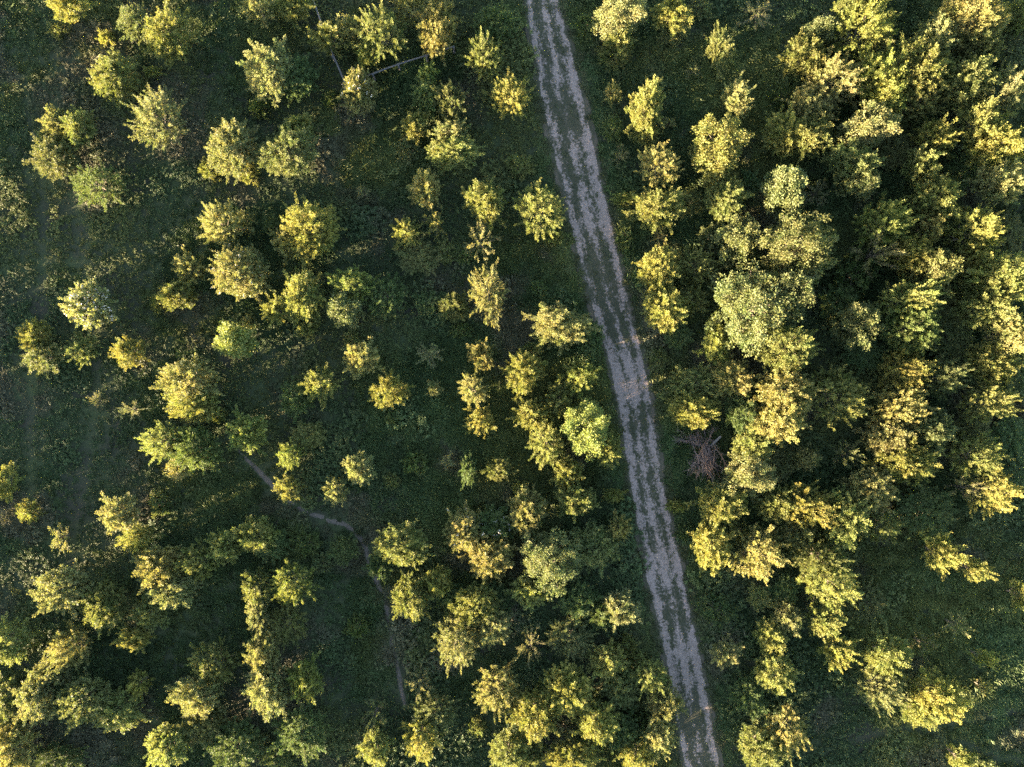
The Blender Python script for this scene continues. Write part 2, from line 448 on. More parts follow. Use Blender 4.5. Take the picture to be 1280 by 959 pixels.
COLOUR = {'y': (0.166, 0.170, 0.060), 'p': (0.184, 0.177, 0.080), 'g': (0.084, 0.110, 0.042), 'o': (0.128, 0.136, 0.052), 't': (0.172, 0.165, 0.080),
          'd': (0.176, 0.167, 0.058), 'k': (0.118, 0.126, 0.055), 'l': (0.158, 0.174, 0.056)}
KIND = {'R': ('scrub_tree', 'tree'), 'S': ('spiky_tree', 'tree'), 'B': ('broadleaf_tree', 'tree'), 'T': ('sparse_shrub', 'shrub'), 'L': ('low_shrub', 'shrub'), 'F': ('blossom_tree', 'tree')}
GROUP = {'R': 'rounded scrub trees over the meadow and thickets', 'S': 'spiky scrub trees over the meadow and thickets', 'B': 'broad-leaved trees among the scrub', 'T': 'sparse twiggy shrubs in the scrub', 'L': 'low bushes in the grass'}
rng = random.Random(5)
TREE_SPOTS = []
def plant(px, py, rx, ry, style, colour, lit, label, num):
    thick = px > 900 and py < 700
    q = 1.17 if thick else (1.08 if py > 620 and px < 400 else 1.01)
    if 540 < px < 800 and py > 620: q = 1.12
    if 'column of three' in label: q = 0.88
    if 'giant grey-green broad-leaved tree, the' in label: q = 1.2
    rx, ry = rx * q, ry * q
    rm = 0.5 * (rx + ry) * S
    H = {2: 1.75 + 1.28 * rm, 1: 1.15 + 1.0 * rm, 0: 0.75 + 0.62 * rm}[lit]
    if thick and lit == 1: H += 0.6
    if thick and lit: H += 1.3 * (px - 900) / 380 + (0.9 if px > 1050 and 180 < py < 430 else 0.0)
    if px > 1020 and py > 680 and lit: H += 0.8
    if style == 'L': H *= 0.75
    if style == 'B' and rx > 28: H += 0.5
    if 'giant' in label: H += 1.3 if px > 960 else -0.1
    zc = 0.62 * H
    k = (CAM_H - zc) / CAM_H
    x, y = ground(px, py, zc)
    rm *= k
    rad = min(SIZES[style], key=lambda s: abs(math.log(s / rm)))
    fam = VARIANT[(style, rad)]
    trunk, crown, outer, h0, r0 = fam[(num * 7 + num // 5) % len(fam)]
    z = float(land(np.array([x]), np.array([y]))[0])
    root = empty(KIND[style][0], (x, y, z - 0.03))
    rot = rng.uniform(0, 2 * math.pi)
    # the crown is turned about its own stem and then stretched along the picture's two axes
    sx, sy, sz = rx * S * k / r0, ry * S * k / r0, H / h0
    root.scale = (sx, sy, sz)
    tag(root, label, KIND[style][1], GROUP.get(style))
    cr = link_mesh('crown', crown, root); tk = link_mesh('trunk', trunk, root)
    cr.rotation_euler = tk.rotation_euler = (0, 0, rot)
    c = COLOUR[colour]
    v = rng.uniform(0.86, 1.14); w = rng.uniform(-0.07, 0.07)
    cr.color = (c[0] * v * (1 + w), c[1] * v, c[2] * v * (1 - 1.5 * w), 1)
    TREE_SPOTS.append((x, y, rm, H))
    return root, cr, outer, rot
def blossoms(root, rot, outer, n, size, seed):
    r = np.random.default_rng(seed)
    c = outer[r.choice(len(outer), n)]
    V, F = [], []
    cc = np.repeat(c, 7, 0) + r.normal(0, 0.075, (n * 7, 3)) + np.array([0, 0, 0.06])
    V, F = leaf_cloud(cc, r.normal(size=(len(cc), 3)) + np.array([0, 0, 0.4]), size, size * 0.8, r)
    o = link_mesh('blossom', mesh_np('blossom', V, F, M_petal), root)
    o.rotation_euler = (0, 0, rot)
TREES = '''
85 6 25 19 R y 2|pale yellow tree cut by the top edge, nearest to the top left corner
131 46 9 8 L y 1|tiny bright bush between the two yellow trees nearest the top left corner
75 36 14 10 L o 0|dim olive bush under the yellow tree nearest the top left corner
168 24 19 24 S k 1|thin grey-green shrub touching the left flank of a large yellow-green tree near the top edge
208 43 29 33 R y 2|large yellow-green tree with a dark right flank, beside a thin grey-green shrub, top left
137 94 29 30 R y 2|bright yellow round tree in the top left, a grey shrub at its lower right
169 106 18 17 L k 0|low grey shrub between the bright round and the spiky pale tree, top left
190 89 9 7 L y 1|tiny yellow bush above the spiky round pale tree in the top left
197 151 34 32 S p 2|spiky round pale tree, alone in the upper left below the bright yellow round tree
68 152 15 19 R p 2|narrow pale lobe-shaped tree standing left of its olive twin, far left near the top
97 160 21 22 R o 2|olive yellow tree at the right of its narrow pale twin, far left near the top
67 195 29 27 R k 1|grey-green shrubby tree directly below the narrow pale and olive pair, far left
119 230 30 27 S g 1|dim green spiky shrub, below and right of the grey-green shrubby tree at far left
57 170 9 8 L o 0|tiny dim bush tucked between pale lobe-shaped tree and grey-green shrubby tree, far left
290 184 31 35 R p 2|pale tree with pinkish shoot tips, touching the left of the big green-grey tree
258 211 15 14 L y 1|small yellow-green bush at the left foot of the pale tree with pinkish tips
312 216 13 12 L d 1|small gold bush at the right foot of the pale tree with pinkish tips
322 10 20 19 S p 2|pale straggly tree cut by the top edge, left of the wooden fence
366 8 27 18 R y 1|yellow-green tree cut by the top edge, just left of the fence top
334 86 30 38 R p 2|tall pale yellow tree with green neighbour at its right, left of the fence
372 96 24 29 R g 1|round green tree at the right of a tall pale one, left of the fence
326 135 14 14 L g 1|small green bush at the foot of the pale tall tree left of the fence
412 46 24 21 S d 2|golden spiky bush leaning over the long leg of the wooden fence
438 40 15 17 B p 2|small pale broad-leaved tree right beside the golden spiky bush at the fence
478 40 30 33 S o 2|olive drooping tree inside the fence corner
460 66 13 14 B l 2|small lime bush with large leaves inside the fence corner
512 8 20 17 S p 2|pale tree cut by the top edge between the olive and the tall pale yellow tree
547 32 25 37 R p 2|tall elongated pale yellow tree at the top edge, over the far end of the fence
450 113 22 29 R p 2|pale tree with whitish twigs standing right on the fence corner
414 123 11 12 L g 0|tiny green bush just left of the fence corner tree
616 28 27 25 R g 1|round green tree at the top edge, nearest to the track on its left side
604 70 23 28 S y 2|yellow drooping tree below the round green tree near the top of the track
534 94 13 13 S l 2|small lime spiky bush on top of a green shrub, below the fence
535 120 19 24 R g 1|green shrub below the fence, with a pale star-shaped tree on its right
563 126 19 24 S k 2|pale star-shaped spiky tree right of a green shrub, below the fence
519 157 15 17 R d 2|small golden bush at the upper left of the wide skirted tree
562 164 20 16 S p 2|pale twiggy top behind the wide skirted yellow tree
563 188 33 22 R y 2|wide skirted yellow tree left of the track, below the pale twiggy top
640 118 24 27 S d 2|round pale gold tree standing at the left edge of the track, upper part
372 162 20 19 R y 2|yellow bush at the upper right shoulder of the big green-grey tree
358 191 36 34 R k 2|big green-grey tree at the upper left of the middle, right of pinkish-tipped pale tree
531 236 20 23 R p 2|pale round bush alone below the wide skirted yellow tree
607 253 24 29 R y 2|yellow tree with a green right side, upper middle, left of the bright track-side one
675 261 30 31 S y 2|bright round yellow-green tree almost touching the left edge of the track
454 241 8 9 T t 1|tiny tan sapling alone in the dark clearing left of the pale round bush
650 206 18 17 L o 0|dim olive low shrub above the bright round tree at the left track edge
508 188 17 15 L k 0|dim grey low shrub at the left foot of the wide skirted tree
545 279 13 16 T d 2|small tan gold tree right of the shock of yellow shoots
507 289 17 19 S y 2|bush like a shock of yellow upright shoots in the upper middle
522 322 25 21 R k 0|dim grey-green shrub directly below the shock of yellow shoots
557 318 16 17 L o 0|dim olive twiggy shrub right of the grey-green one below the yellow shoots
600 303 20 23 T t 2|see-through tan bush below the yellow tree with green right side
578 318 12 12 L g 0|tiny dark bush at the left foot of the see-through tan bush
610 370 23 35 S p 2|tall pale yellow spiky tree in the middle left of the track
275 282 25 29 S p 2|pale spiky tree at upper right of the two-part spiky one, left middle
306 278 13 15 R k 0|dim grey bush at the right shoulder of the pale spiky tree, left middle
237 337 21 18 S p 2|pale spiky top directly above an olive tree, left of the whitish-tipped tree
221 368 24 19 R o 2|olive tree below a pale spiky top, left of the whitish-tipped tree
197 375 12 13 L o 1|small olive bush at the left end of the olive tree, left middle
300 340 36 33 R p 2|pale tree with scattered white blossom tips, in the left middle
388 292 37 37 R y 2|very large bright yellow tree in the upper left of the middle, dark at its right
362 300 20 22 R p 2|pale bush grown into the left of the very large bright yellow tree
340 283 12 14 R g 0|dark green bush left of the very large bright yellow tree
378 372 27 33 R y 2|large yellow tree below the very large bright yellow one
343 388 19 18 S y 2|low arm-like yellow bush at the left of the large yellow tree
384 411 14 13 S d 2|small gold bush at the foot of the large yellow tree
444 357 29 22 S l 2|star-shaped lime yellow tree in the left middle
427 387 24 23 B k 2|pale grey-green tree right below the star-shaped lime tree
484 370 24 26 S g 1|dim green tree right of the star-shaped lime tree
533 380 19 18 S g 0|dim green shrub, first in the row running from lime star to tall pale spiky tree
568 384 21 18 R o 1|dim olive shrub between the dim green one and the tall pale spiky tree
575 412 14 10 L g 0|tiny dark shrub below the dim olive shrub left of the tall pale tree
113 385 29 28 F p 2|white-blossomed tree alone in the left meadow
42 418 20 18 R d 2|gold-topped tree nearest the left edge, below and left of the white-blossomed tree
53 446 24 21 R k 1|grey lower tree grown into the right foot of the gold-topped one, left edge
103 437 20 19 S y 1|dim yellow-green spiky shrub between gold-topped tree and round golden bush, left meadow
160 440 20 18 R d 2|round golden bush alone in the left meadow
296 428 25 24 B l 2|bright lime broad-leaved tree with its own small shoot on top, left middle
311 403 8 9 L p 1|tiny pale bush at the top right of the bright lime tree
234 476 38 28 R p 2|large pale tree in the left middle, upper half of a big twin clump
243 508 32 24 R y 2|large yellow tree forming the lower half of the big twin clump, left middle
202 554 26 24 S y 2|yellow tree with pointed left arm below the big twin clump, left middle
246 562 31 30 R g 2|large green tree with yellow lower rim below the big twin clump
225 585 15 13 B p 1|small pale bush at the lower edge of the large green tree below the twin clump
310 540 24 25 R l 2|bright yellow-green round tree beside the upper end of the footpath
270 522 12 10 L y 1|small yellow bush linking the big twin clump and the bright tree by the footpath
452 450 23 22 R p 2|pale gold round tree left of the dark grassy clearing
440 424 12 12 L o 0|small dim bush on top of the pale gold round tree by the grassy clearing
489 487 22 22 R y 2|bright yellow round tree at the left rim of the dark grassy clearing
398 480 23 22 S y 2|yellow-topped tree with a green shrub at its lower left, left middle
370 502 21 21 R g 1|green shrub at the lower left of the yellow-topped tree, left middle
385 545 21 18 R o 0|dim olive shrub below the yellow-topped tree and green shrub pair
362 568 15 17 S l 2|small bright lime bush below the dim olive shrub, left middle
537 443 15 15 T t 1|small dry tan bush alone in the grassy clearing
602 442 20 22 R p 2|pale gold round tree, top one in a column of three right of the clearing
591 487 21 20 S p 2|pale spiky tree, middle one in a column of three right of the clearing
603 525 21 22 S d 2|gold spiky tree, lowest in a column of three right of the clearing
543 486 9 10 R p 1|tiny pale bush alone inside the grassy clearing
490 522 9 9 L g 0|tiny green bush below the bright yellow round tree by the clearing
700 408 36 29 R p 2|large pale tree with tan shoots, touching the left edge of the track at mid height
738 425 16 24 R g 1|dim green bush between the large pale tan-shooted tree and the track
655 465 26 26 R y 2|bright yellow tree with green crown back, lower left of the large pale tan-shooted tree
666 440 14 12 L o 1|small olive bush linking the bright yellow tree to the large pale tan-shooted tree
727 467 23 21 S l 2|bright lime bush close to the track, below the large pale tan-shooted tree
700 496 20 20 S o 1|olive bush at the lower left of the bright lime bush by the track
672 358 13 12 L g 0|tiny green low bush alone on the grass verge left of the track, middle height
693 298 12 10 L y 1|small yellow weed patch bush at the foot of the bright round tree by the track
664 520 24 20 S y 2|yellow spiky tree left of the large domed lime tree
683 557 22 26 S y 2|yellow feather-branched tree at the lower left of the large domed lime tree
738 538 33 33 B l 2|large domed lime tree close to the left edge of the track
762 562 16 20 R y 2|yellow bush hanging from the right foot of the large domed lime tree
710 592 18 23 R y 2|bright yellow narrow tree below the large domed lime tree
720 628 23 20 R y 2|bright yellow tree, second below the large domed lime tree
768 618 16 9 L y 1|low yellow bush at the left track edge, below the large domed lime tree
776 661 13 15 S p 2|small pale tuft-like tree close to the left track edge
745 684 30 26 R o 1|olive green tree linking the pale tuft-like tree to the big pale green dome
658 641 22 26 R p 2|pale yellow tree at upper left of the big pale green dome
690 705 37 36 B k 2|big pale green dome of fine leaves, left of the track
664 738 22 20 R y 2|bright yellow tree at the lower left of the big pale green dome
718 752 23 20 R g 1|dark green shrub below the big pale green dome
503 683 33 27 R y 2|bright yellow tree at the right side of the footpath bend
473 706 17 18 R g 1|green bush at the lower left of the yellow tree beside the footpath bend
580 665 23 24 R t 2|whitish pale tree with pink twigs, right of the one at the footpath bend
617 656 24 20 R g 1|green shrub right of the whitish pale tree with pink twigs
612 698 25 27 R t 2|pale tan tree below the green shrub and whitish pink-twigged tree
588 735 15 16 L g 0|dim green bush at the left foot of the pale tan tree, lower middle
490 600 11 10 L o 0|tiny olive bush, leftmost of the loose row along the lower rim of the clearing
520 580 15 15 L g 1|small green bush, second in the loose row along the lower rim of the clearing
559 577 9 10 T t 1|tiny tan sapling in the loose row along the lower rim of the clearing
586 585 12 19 S g 1|narrow green sapling in the loose row along the lower rim of the clearing
621 589 18 16 S o 1|olive spread-armed sapling, rightmost of the loose row along the clearing rim
649 612 9 9 L y 1|tiny yellow shoot above the pale yellow tree near the big pale green dome
450 586 19 20 R p 2|pale bright round tree above the bend of the footpath
420 612 15 17 S p 2|pale thin spiky bush at the lower left of the round tree above the footpath bend
360 611 16 17 S d 2|gold ragged bush standing directly beside the middle of the footpath
428 688 18 18 R g 0|dim green round shrub just left of the footpath bend
382 680 19 18 L g 0|dim green shrub left of the footpath, second from its bend
402 705 14 12 L k 0|small grey shrub below two dim green shrubs left of the footpath
4 606 17 21 R y 2|green and yellow tree cut by the left edge, lower middle height
35 638 13 13 L d 1|small dull gold bush near the left edge, below the cut green and yellow tree
75 672 12 17 T p 1|small thin pale sapling alone in the lower left meadow
163 512 14 9 T t 1|small tan dry tuft left of the big twin clump
120 501 12 10 T t 0|small dim dry tuft in the left meadow below the round golden bush
150 640 22 22 R t 2|tan tree with whitish shoots at the lower left
174 673 19 18 S y 2|yellow spiky bush directly below the tan tree with whitish shoots
200 633 15 16 L o 1|small dim olive shrub right of the tan tree with whitish shoots
203 708 33 26 R p 2|large pale yellow tree, top of the lower left thicket
213 738 29 22 R p 2|pale green lower neighbour fused under the large pale yellow tree, lower left thicket
250 702 22 22 S o 2|olive spiky tree at the right of the large pale yellow tree, lower left thicket
281 682 21 19 R y 2|yellow tree, left half of a bright pair in the lower left
320 669 24 21 R y 2|yellow tree, right half of a bright pair in the lower left
340 680 18 19 R g 0|dim green bush at the right of the bright pair in the lower left
75 738 32 28 R p 2|pale round tree with greyish top near the left edge, lower left
130 755 26 28 R o 2|dark olive tree with bright yellow lower rim, right of pale round tree, lower left
188 768 24 19 R o 1|olive shrub below the pale green neighbour in the lower left thicket
170 799 20 15 R d 2|dull gold bush below the dark olive tree with yellow rim
8 803 26 26 R y 2|yellow tree cut by the left edge in the lower left
88 808 24 25 S p 2|pale spiky tree, upper of a slanting pair near the left edge, lower left
66 838 19 19 R t 2|tan bush between the two pale trees of the slanting pair, lower left
47 872 24 29 R p 2|pale yellow-rimmed tree, lower of the slanting pair near the left edge
8 880 25 26 R o 1|olive tree cut by the left edge, second above the bottom left corner
103 876 31 28 R k 2|grey-green tree with pale lower rim, bottom left
142 892 33 24 R y 1|yellow-rimmed dark tree fused to the right of the grey-green one, bottom left
171 857 14 14 S y 2|small yellow spiky bush alone in the dark gap, lower left
12 934 27 32 R p 2|pale tree in the bottom left corner
75 948 32 17 R g 0|dark green shrub at the bottom edge, right of the pale corner tree
268 832 27 26 S y 1|yellow-tipped spiky tree in the bottom left thicket, left of the tall pale column
245 872 28 25 R p 2|pale tree in the bottom left thicket below the yellow-tipped spiky one
255 905 28 25 R k 1|grey-green tree under the pale one, bottom left thicket
205 934 25 26 R y 2|yellow tree at the bottom edge, left end of the bottom left thicket
292 930 31 30 R g 1|dim green wide tree at the bottom edge, right end of the bottom left thicket
318 735 18 22 S o 2|olive pale tree, top of the tall column in the lower left
322 770 14 22 S t 2|narrow tan tree, second from the top in the tall column, lower left
330 822 21 28 R p 2|pale yellow tree, third in the tall column, lower left
334 862 26 32 R p 2|big pale tree at the foot of the tall column, lower left
368 732 26 23 S l 2|bright lime yellow bush right of the top of the tall column, lower left
360 780 22 25 S o 0|dim olive shrub right of the tall column, below the bright lime yellow bush
382 851 20 25 R l 2|bright lime round tree right of the foot of the tall column
377 918 32 31 R g 1|wide green tree with a yellow streak near the bottom edge, left of the footpath end
345 945 22 18 R g 0|dark green shrub at the bottom edge beside the wide green tree with yellow streak
446 788 17 15 L g 1|low pale green bush alone in the meadow left of the footpath
512 748 24 28 R y 2|bright yellow tree immediately right of the footpath, lower middle
548 728 16 17 R y 2|small bright yellow tree, first right of the footpath tree, lower middle
566 746 20 15 R g 1|green bush between the small bright yellow tree and the large pale yellow one
592 757 27 25 R y 2|large bright yellow tree in the lower middle
614 785 24 22 S p 2|pale drooping tree at the lower right of the large bright yellow tree
570 800 24 27 S p 2|pale spiky tree like a star at the lower left of the large bright yellow tree
618 752 22 22 R g 0|dark green shrub at the right of the large bright yellow tree
621 866 25 27 S p 2|pale gold spiky tree, alone above the bottom edge in the lower middle
524 853 16 18 T t 1|small tan bush right beside the lower end of the footpath
546 888 25 21 S k 1|dim green-grey tree below the small tan bush, near the footpath end
525 922 23 26 S y 2|bright yellow spiky tree near the bottom edge, right of the footpath end
469 893 15 20 T o 1|thin olive tree left of the footpath end
468 936 19 23 R y 2|yellow tree near the bottom edge below the thin olive one
598 910 11 11 L y 0|tiny dim yellow bush below the lone pale gold tree in the lower middle
638 940 22 23 R y 2|yellow tree at the bottom edge below the lone pale gold tree
776 765 22 19 R t 2|pale gold bush in the dark near the track, right of the big pale green dome
752 770 16 18 R g 1|green shrub at the left of the pale gold bush near the track
723 760 9 10 L d 1|tiny gold bush below the dark shrub under the big pale green dome
712 797 27 22 S k 0|grey spiky shrub in shade, below the tiny gold bush
663 808 14 22 T t 1|narrow tan bush left of the grey spiky shrub in shade
758 829 20 20 R d 2|dull gold bush above the bottom thicket left of the track
780 812 16 14 L o 1|dim olive bush between the dull gold bush and the track
707 862 28 31 R y 2|bright yellow tree in the bottom thicket left of the track, topmost big one
668 892 27 29 R y 2|yellow tree in the bottom thicket, lower left of the topmost big one
706 912 16 16 T t 1|small tan shrub in the gap of the bottom thicket
748 905 25 25 R y 2|yellow tree in the bottom thicket, lower right of the topmost big one
776 858 22 26 R o 1|olive tree in the bottom thicket between topmost big one and track-side tree
815 848 22 24 S y 2|yellow top of the tree group overhanging the left edge of the track, lower right
830 880 23 24 R p 2|bright pale tree overhanging the left rut of the track near the bottom
823 922 20 24 S p 2|pale drooping tree below the one overhanging the left rut, near the bottom
780 915 20 22 R g 1|dark green shrub left of the pale drooping tree near the bottom of the track
712 948 30 20 R y 2|yellow tree at the bottom edge in the middle of the bottom thicket
664 945 18 18 R o 1|olive tree at the bottom edge, left end of the bottom thicket
798 946 20 18 S y 2|yellow-tipped bush at the bottom edge, nearest to the track on its left
776 22 34 27 B p 2|large pale grey tree cut by the top edge, first right of the track
775 48 17 16 R d 2|golden bush growing out of the foot of the large pale grey tree at the top
770 68 24 16 L o 0|dim olive shrub below the golden bush at the top, right of the track
731 28 15 17 L g 0|dim green low shrub between the track and the large pale grey tree at the top
840 16 25 22 R y 2|yellow tree cut by the top edge, second right of the track
843 42 20 14 L k 0|dim grey shrub under the second tree right of the track at the top
898 60 17 28 S o 1|drooping olive shrub in shade at the top of the upper right meadow
876 10 17 13 L k 0|dim grey shrub at the top edge above the drooping olive shrub
946 18 17 16 T t 0|dim brown dead-looking shrub at the top edge of the upper right meadow
866 88 12 9 T k 0|tiny grey tuft at the left foot of the drooping olive shrub
766 116 10 13 R p 1|tiny pale sapling between the track and the tall bright yellow tree, upper right
808 135 22 34 R y 2|tall bright yellow tree, first tall one right of the track in the upper half
806 168 18 15 R o 1|olive lower bush at the foot of the tall bright yellow tree
836 154 10 7 T p 1|tiny pale sprig right of the foot of the tall bright yellow tree
777 195 12 11 T t 1|tiny tan sprig bush close to the right track edge, upper part
770 160 13 20 L g 0|dim low shrub between the track and the tall bright yellow tree's foot
921 126 17 18 S p 2|small pale gold bush alone in the upper right meadow
902 185 34 31 B y 2|large bright yellow tree at the lower end of the upper right meadow
898 222 22 18 R o 1|olive bush at the foot of the large bright tree below the upper right meadow
825 205 27 24 S p 2|pale twiggy tree right of the track, above the bright yellow tan-tipped one
823 260 30 29 R y 2|bright yellow tree with a tan tip below, right of the track
824 296 9 12 T t 1|small tan twig tuft hanging below the bright yellow tan-tipped tree
905 248 22 23 R y 2|yellow bush, lower of two stacked below the large bright upper right tree
866 252 18 18 R o 0|dim olive shrub between the tan-tipped tree and the stacked yellow bush
785 248 17 9 L y 1|low yellow weed bush at the right track edge beside the tan-tipped tree
783 300 14 20 L g 0|low green verge bush at the right track edge below the tan-tipped tree
922 300 21 26 B k 2|small grey-green broad-leaved tree at the upper left of the three giant grey-green ones
888 296 16 15 R k 1|small grey bush left of the small broad-leaved grey-green tree
823 337 25 30 R y 2|pale yellow tree right of the track, above the big bright yellow one
868 330 26 24 S o 1|olive twiggy tree right of the pale yellow one, track side
893 345 15 16 L k 0|small grey shrub between olive twiggy tree and the giant grey-green one
832 388 29 30 R y 2|big bright yellow tree at the right track edge, mid height
865 376 19 20 S o 1|olive bush at the right shoulder of the big bright track-side tree
848 420 18 15 R g 0|dim green foot bush below the big bright track-side tree, mid height
940 385 44 48 B k 2|giant grey-green broad-leaved tree, the lowest left of the three
1002 305 43 34 B k 2|giant grey-green broad-leaved tree, the topmost of the three
985 368 32 30 B k 2|giant grey-green broad-leaved tree, the middle right of the three
896 428 20 28 R l 1|shaded lime tree at the left foot of the lowest giant grey-green tree
825 447 14 18 L o 0|low olive verge bush right of the track below the big bright yellow tree
872 478 34 24 S o 1|wide olive tree at the track side, above the yellow one by the brush pile
868 515 33 23 R y 2|yellow wide tree directly above the brown brush pile
915 473 25 23 R p 2|pale tree right of the wide olive one, below the lowest giant grey-green tree
930 512 22 24 R g 1|shaded green tree at upper right of the brush pile
985 440 33 27 R y 2|yellow-green tree directly below the middle right giant grey-green one
983 490 31 26 R p 2|pale yellow tree, third downward in the column under the giant grey-green trees
975 524 30 27 R p 2|pale yellow domed tree at the bottom of the column under the giant grey-green trees
1044 492 34 28 S o 1|olive ragged tree right of the pale column, middle right
940 560 23 20 R y 2|yellow-green tree just right of the brown brush pile
938 592 30 24 B p 2|pale grey-yellow tree at the lower right of the brown brush pile
975 578 20 20 R k 0|dim grey shrub right of the yellow-green tree by the brush pile
1007 573 14 13 R p 1|small pale bush two trees right of the brown brush pile
1058 568 16 15 T o 1|thin dim yellow tree in the dark gap, middle right
902 631 26 26 R y 2|bright yellow tree below the brush pile, upper half of a tall bright pair
890 685 25 32 R y 2|bright yellow tree below the brush pile, lower half of a tall bright pair
847 633 14 8 L y 1|low yellow weed bush at the right track edge, left of the tall bright pair
856 668 12 12 L g 0|low green weed bush at the track edge beside the tall bright pair
947 692 26 29 S p 2|pale spiky tree right of the tall bright pair
930 665 14 14 L o 0|dim olive bush between the tall bright pair and pale spiky tree
972 632 22 21 R o 2|olive tan tree, left end of a row in the lower right
1006 632 32 23 S d 2|olive gold tree with a long pointed right arm in the lower right
995 664 22 18 R k 1|grey pale bush under the olive gold tree with long arm
1060 646 27 31 R y 2|yellow-green drooping tree below the grey-topped yellow one, lower right
1087 612 26 27 R p 2|grey-topped yellow tree in the lower right
1100 655 24 18 S o 1|olive fringe bush at the right of the yellow-green drooping tree
1025 698 27 21 S o 1|dim tree with yellow tip, upper neighbour of the bright yellow lower right tree
1082 35 31 31 S l 2|bright lime spiky tree at the top edge, right end of the upper right meadow
1074 8 20 15 R y 2|yellow tree cut by the top edge above the bright lime spiky one
1096 62 20 18 R p 1|pale bush at the lower right of the bright lime spiky top-edge tree
1008 70 22 26 R o 2|olive round tree at the right rim of the upper right meadow
1026 36 20 15 B k 1|dim small broad-leaved bush above the olive round tree, upper right meadow rim
1042 98 30 26 S t 2|pinkish tan tree below the olive round tree, upper right
1014 136 24 24 R p 2|pale olive tree in the slanting row at the upper right meadow rim
983 168 25 24 R y 2|yellow tree at the lower left end of the slanting row, upper right meadow rim
1014 168 24 25 R o 2|olive tree at the lower right end of the slanting row, upper right meadow rim
980 121 18 16 L g 0|dim green bush left of the slanting row, upper right meadow rim
1107 102 31 36 R l 2|large lime tree, left front of the big upper right thicket
1150 85 35 36 R o 2|large olive tree in the middle of the big upper right thicket
1166 55 26 24 R p 2|pale tree in the back of the big upper right thicket
1218 25 38 30 R p 2|largest pale tree cut by the top edge, upper right
1228 58 25 22 R k 2|grey pale tree directly below the largest pale tree at the top edge
1208 100 29 29 R o 2|dull olive tree at the right end of the big upper right thicket
1256 118 20 26 S t 2|pinkish gold tree near the right edge, upper right
1268 55 22 34 R k 0|dim grey-green tree cut by the right edge near the top right corner
1274 18 14 18 R o 1|olive tree in the top right corner
1153 125 26 18 S k 1|grey spiky shrub hanging under the large olive tree of the upper right thicket
1086 163 31 24 B p 2|pale broad tree with whitish spiky top, below the large lime tree
1068 205 29 24 R o 1|olive tree below the pale broad tree with whitish top
1080 228 20 16 B k 1|small grey-green tree below the olive one, upper right
1117 190 24 20 R k 0|dim grey shrub right of the pale broad tree with whitish top
1168 172 22 19 S y 2|yellow-tipped spiky tree between the pale broad and the large bright right-edge tree
1152 210 19 20 R y 1|yellow small tree below the yellow-tipped spiky one
1226 156 25 26 R y 2|bright yellow upper lobe tree near the right edge, upper right
1246 183 30 25 R y 2|large bright yellow tree near the right edge, below the upper lobe tree
1204 212 23 20 R g 0|dim green tree left of the pale one near the right edge, upper right
1252 228 28 22 R p 2|pale tree near the right edge under the large bright yellow one
978 232 21 27 B k 2|grey-green thin tree above the topmost giant grey-green one
1018 242 16 15 T t 0|dim brown twiggy bush right of the grey-green thin tree
936 232 13 14 L g 0|dim green bush left of the grey-green thin tree above the giants
1110 282 30 25 S l 2|bright lime tree in the middle of the right thicket
1170 248 27 27 R y 2|bright yellow tree, upper right of the lime one in the right thicket
1162 280 17 22 R p 1|pale bush under the bright yellow tree, right of the lime one
1222 290 27 25 S y 2|yellow spiky tree near the right edge, upper half
1216 330 22 20 R o 1|olive tree below the yellow spiky one near the right edge
1258 296 21 26 R k 0|dark tree at the right edge beside the yellow spiky one
1094 318 23 21 T t 2|tan grey twiggy tree below the bright lime one, right thicket
1140 318 24 20 R y 2|yellow tree between the tan twiggy and the grey one, right thicket
1165 338 23 27 B k 2|grey-green tree with whitish top in the middle of the right thicket
1070 345 24 25 L g 0|dark low shrub right of the topmost giant grey-green tree
1050 380 22 20 R g 0|dark green shrub in the gap right of the giant grey-green trees
1072 400 23 29 B k 2|grey pale tree at the left of the domed olive one, right thicket
1134 378 33 22 S y 2|yellow top of the domed olive tree, right thicket centre
1144 412 32 29 R g 1|domed green tree under the yellow top, right thicket centre
1190 385 24 24 R k 0|dim grey shrub right of the yellow-topped domed tree
1250 350 34 30 R y 2|wide yellow tree at the right edge, middle height
1228 382 27 25 R o 1|olive tree at the lower left of the wide yellow right-edge tree
1190 428 25 26 R o 0|dim olive tree right of the domed green tree, right thicket
1264 418 23 25 R p 2|pale tree at the right edge, below the wide yellow one
1128 463 26 24 S d 2|gold pale spiky tree below the domed green tree, right thicket
1080 440 22 22 R g 0|dark green shrub between the grey pale and the gold spiky tree, right thicket
1240 455 27 24 R y 1|yellow olive tree at the lower left of the pale right-edge tree
1178 474 25 20 S k 1|dim grey spiky shrub right of the gold pale spiky tree
1233 503 25 21 S d 2|gold twiggy tree near the right edge, just below middle height
1268 478 17 22 R o 0|dim olive tree cut by the right edge, just below middle height
1128 512 30 25 S p 2|pale spiky top of the large tan clump, lower right thicket
1112 545 27 25 R t 2|tan tree, left part of the large tan clump, lower right thicket
1137 578 34 24 R y 2|yellow broad tree, foot of the large tan clump, lower right thicket
1165 538 26 26 R k 2|grey-green tree, right part of the large tan clump, lower right thicket
1212 545 26 24 R k 0|dim grey tree right of the large tan clump
1222 570 26 24 S y 1|yellow-flecked grey tree at the lower right of the large tan clump
1265 545 22 24 R g 0|dark green tree at the right edge right of the yellow-flecked grey one
1266 582 22 23 R g 0|dark green shrub at the right edge above the bottom gold pair
1241 616 21 25 S d 2|gold spiky tree near the right edge, lower right
1207 610 18 14 T t 1|small tan shrub just left of the gold spiky tree, lower right
1158 640 35 28 R g 0|wide dark green low shrub in the shade, lower right
1168 668 21 18 L g 0|green low shrub between the wide dark one and the yellow sapling below
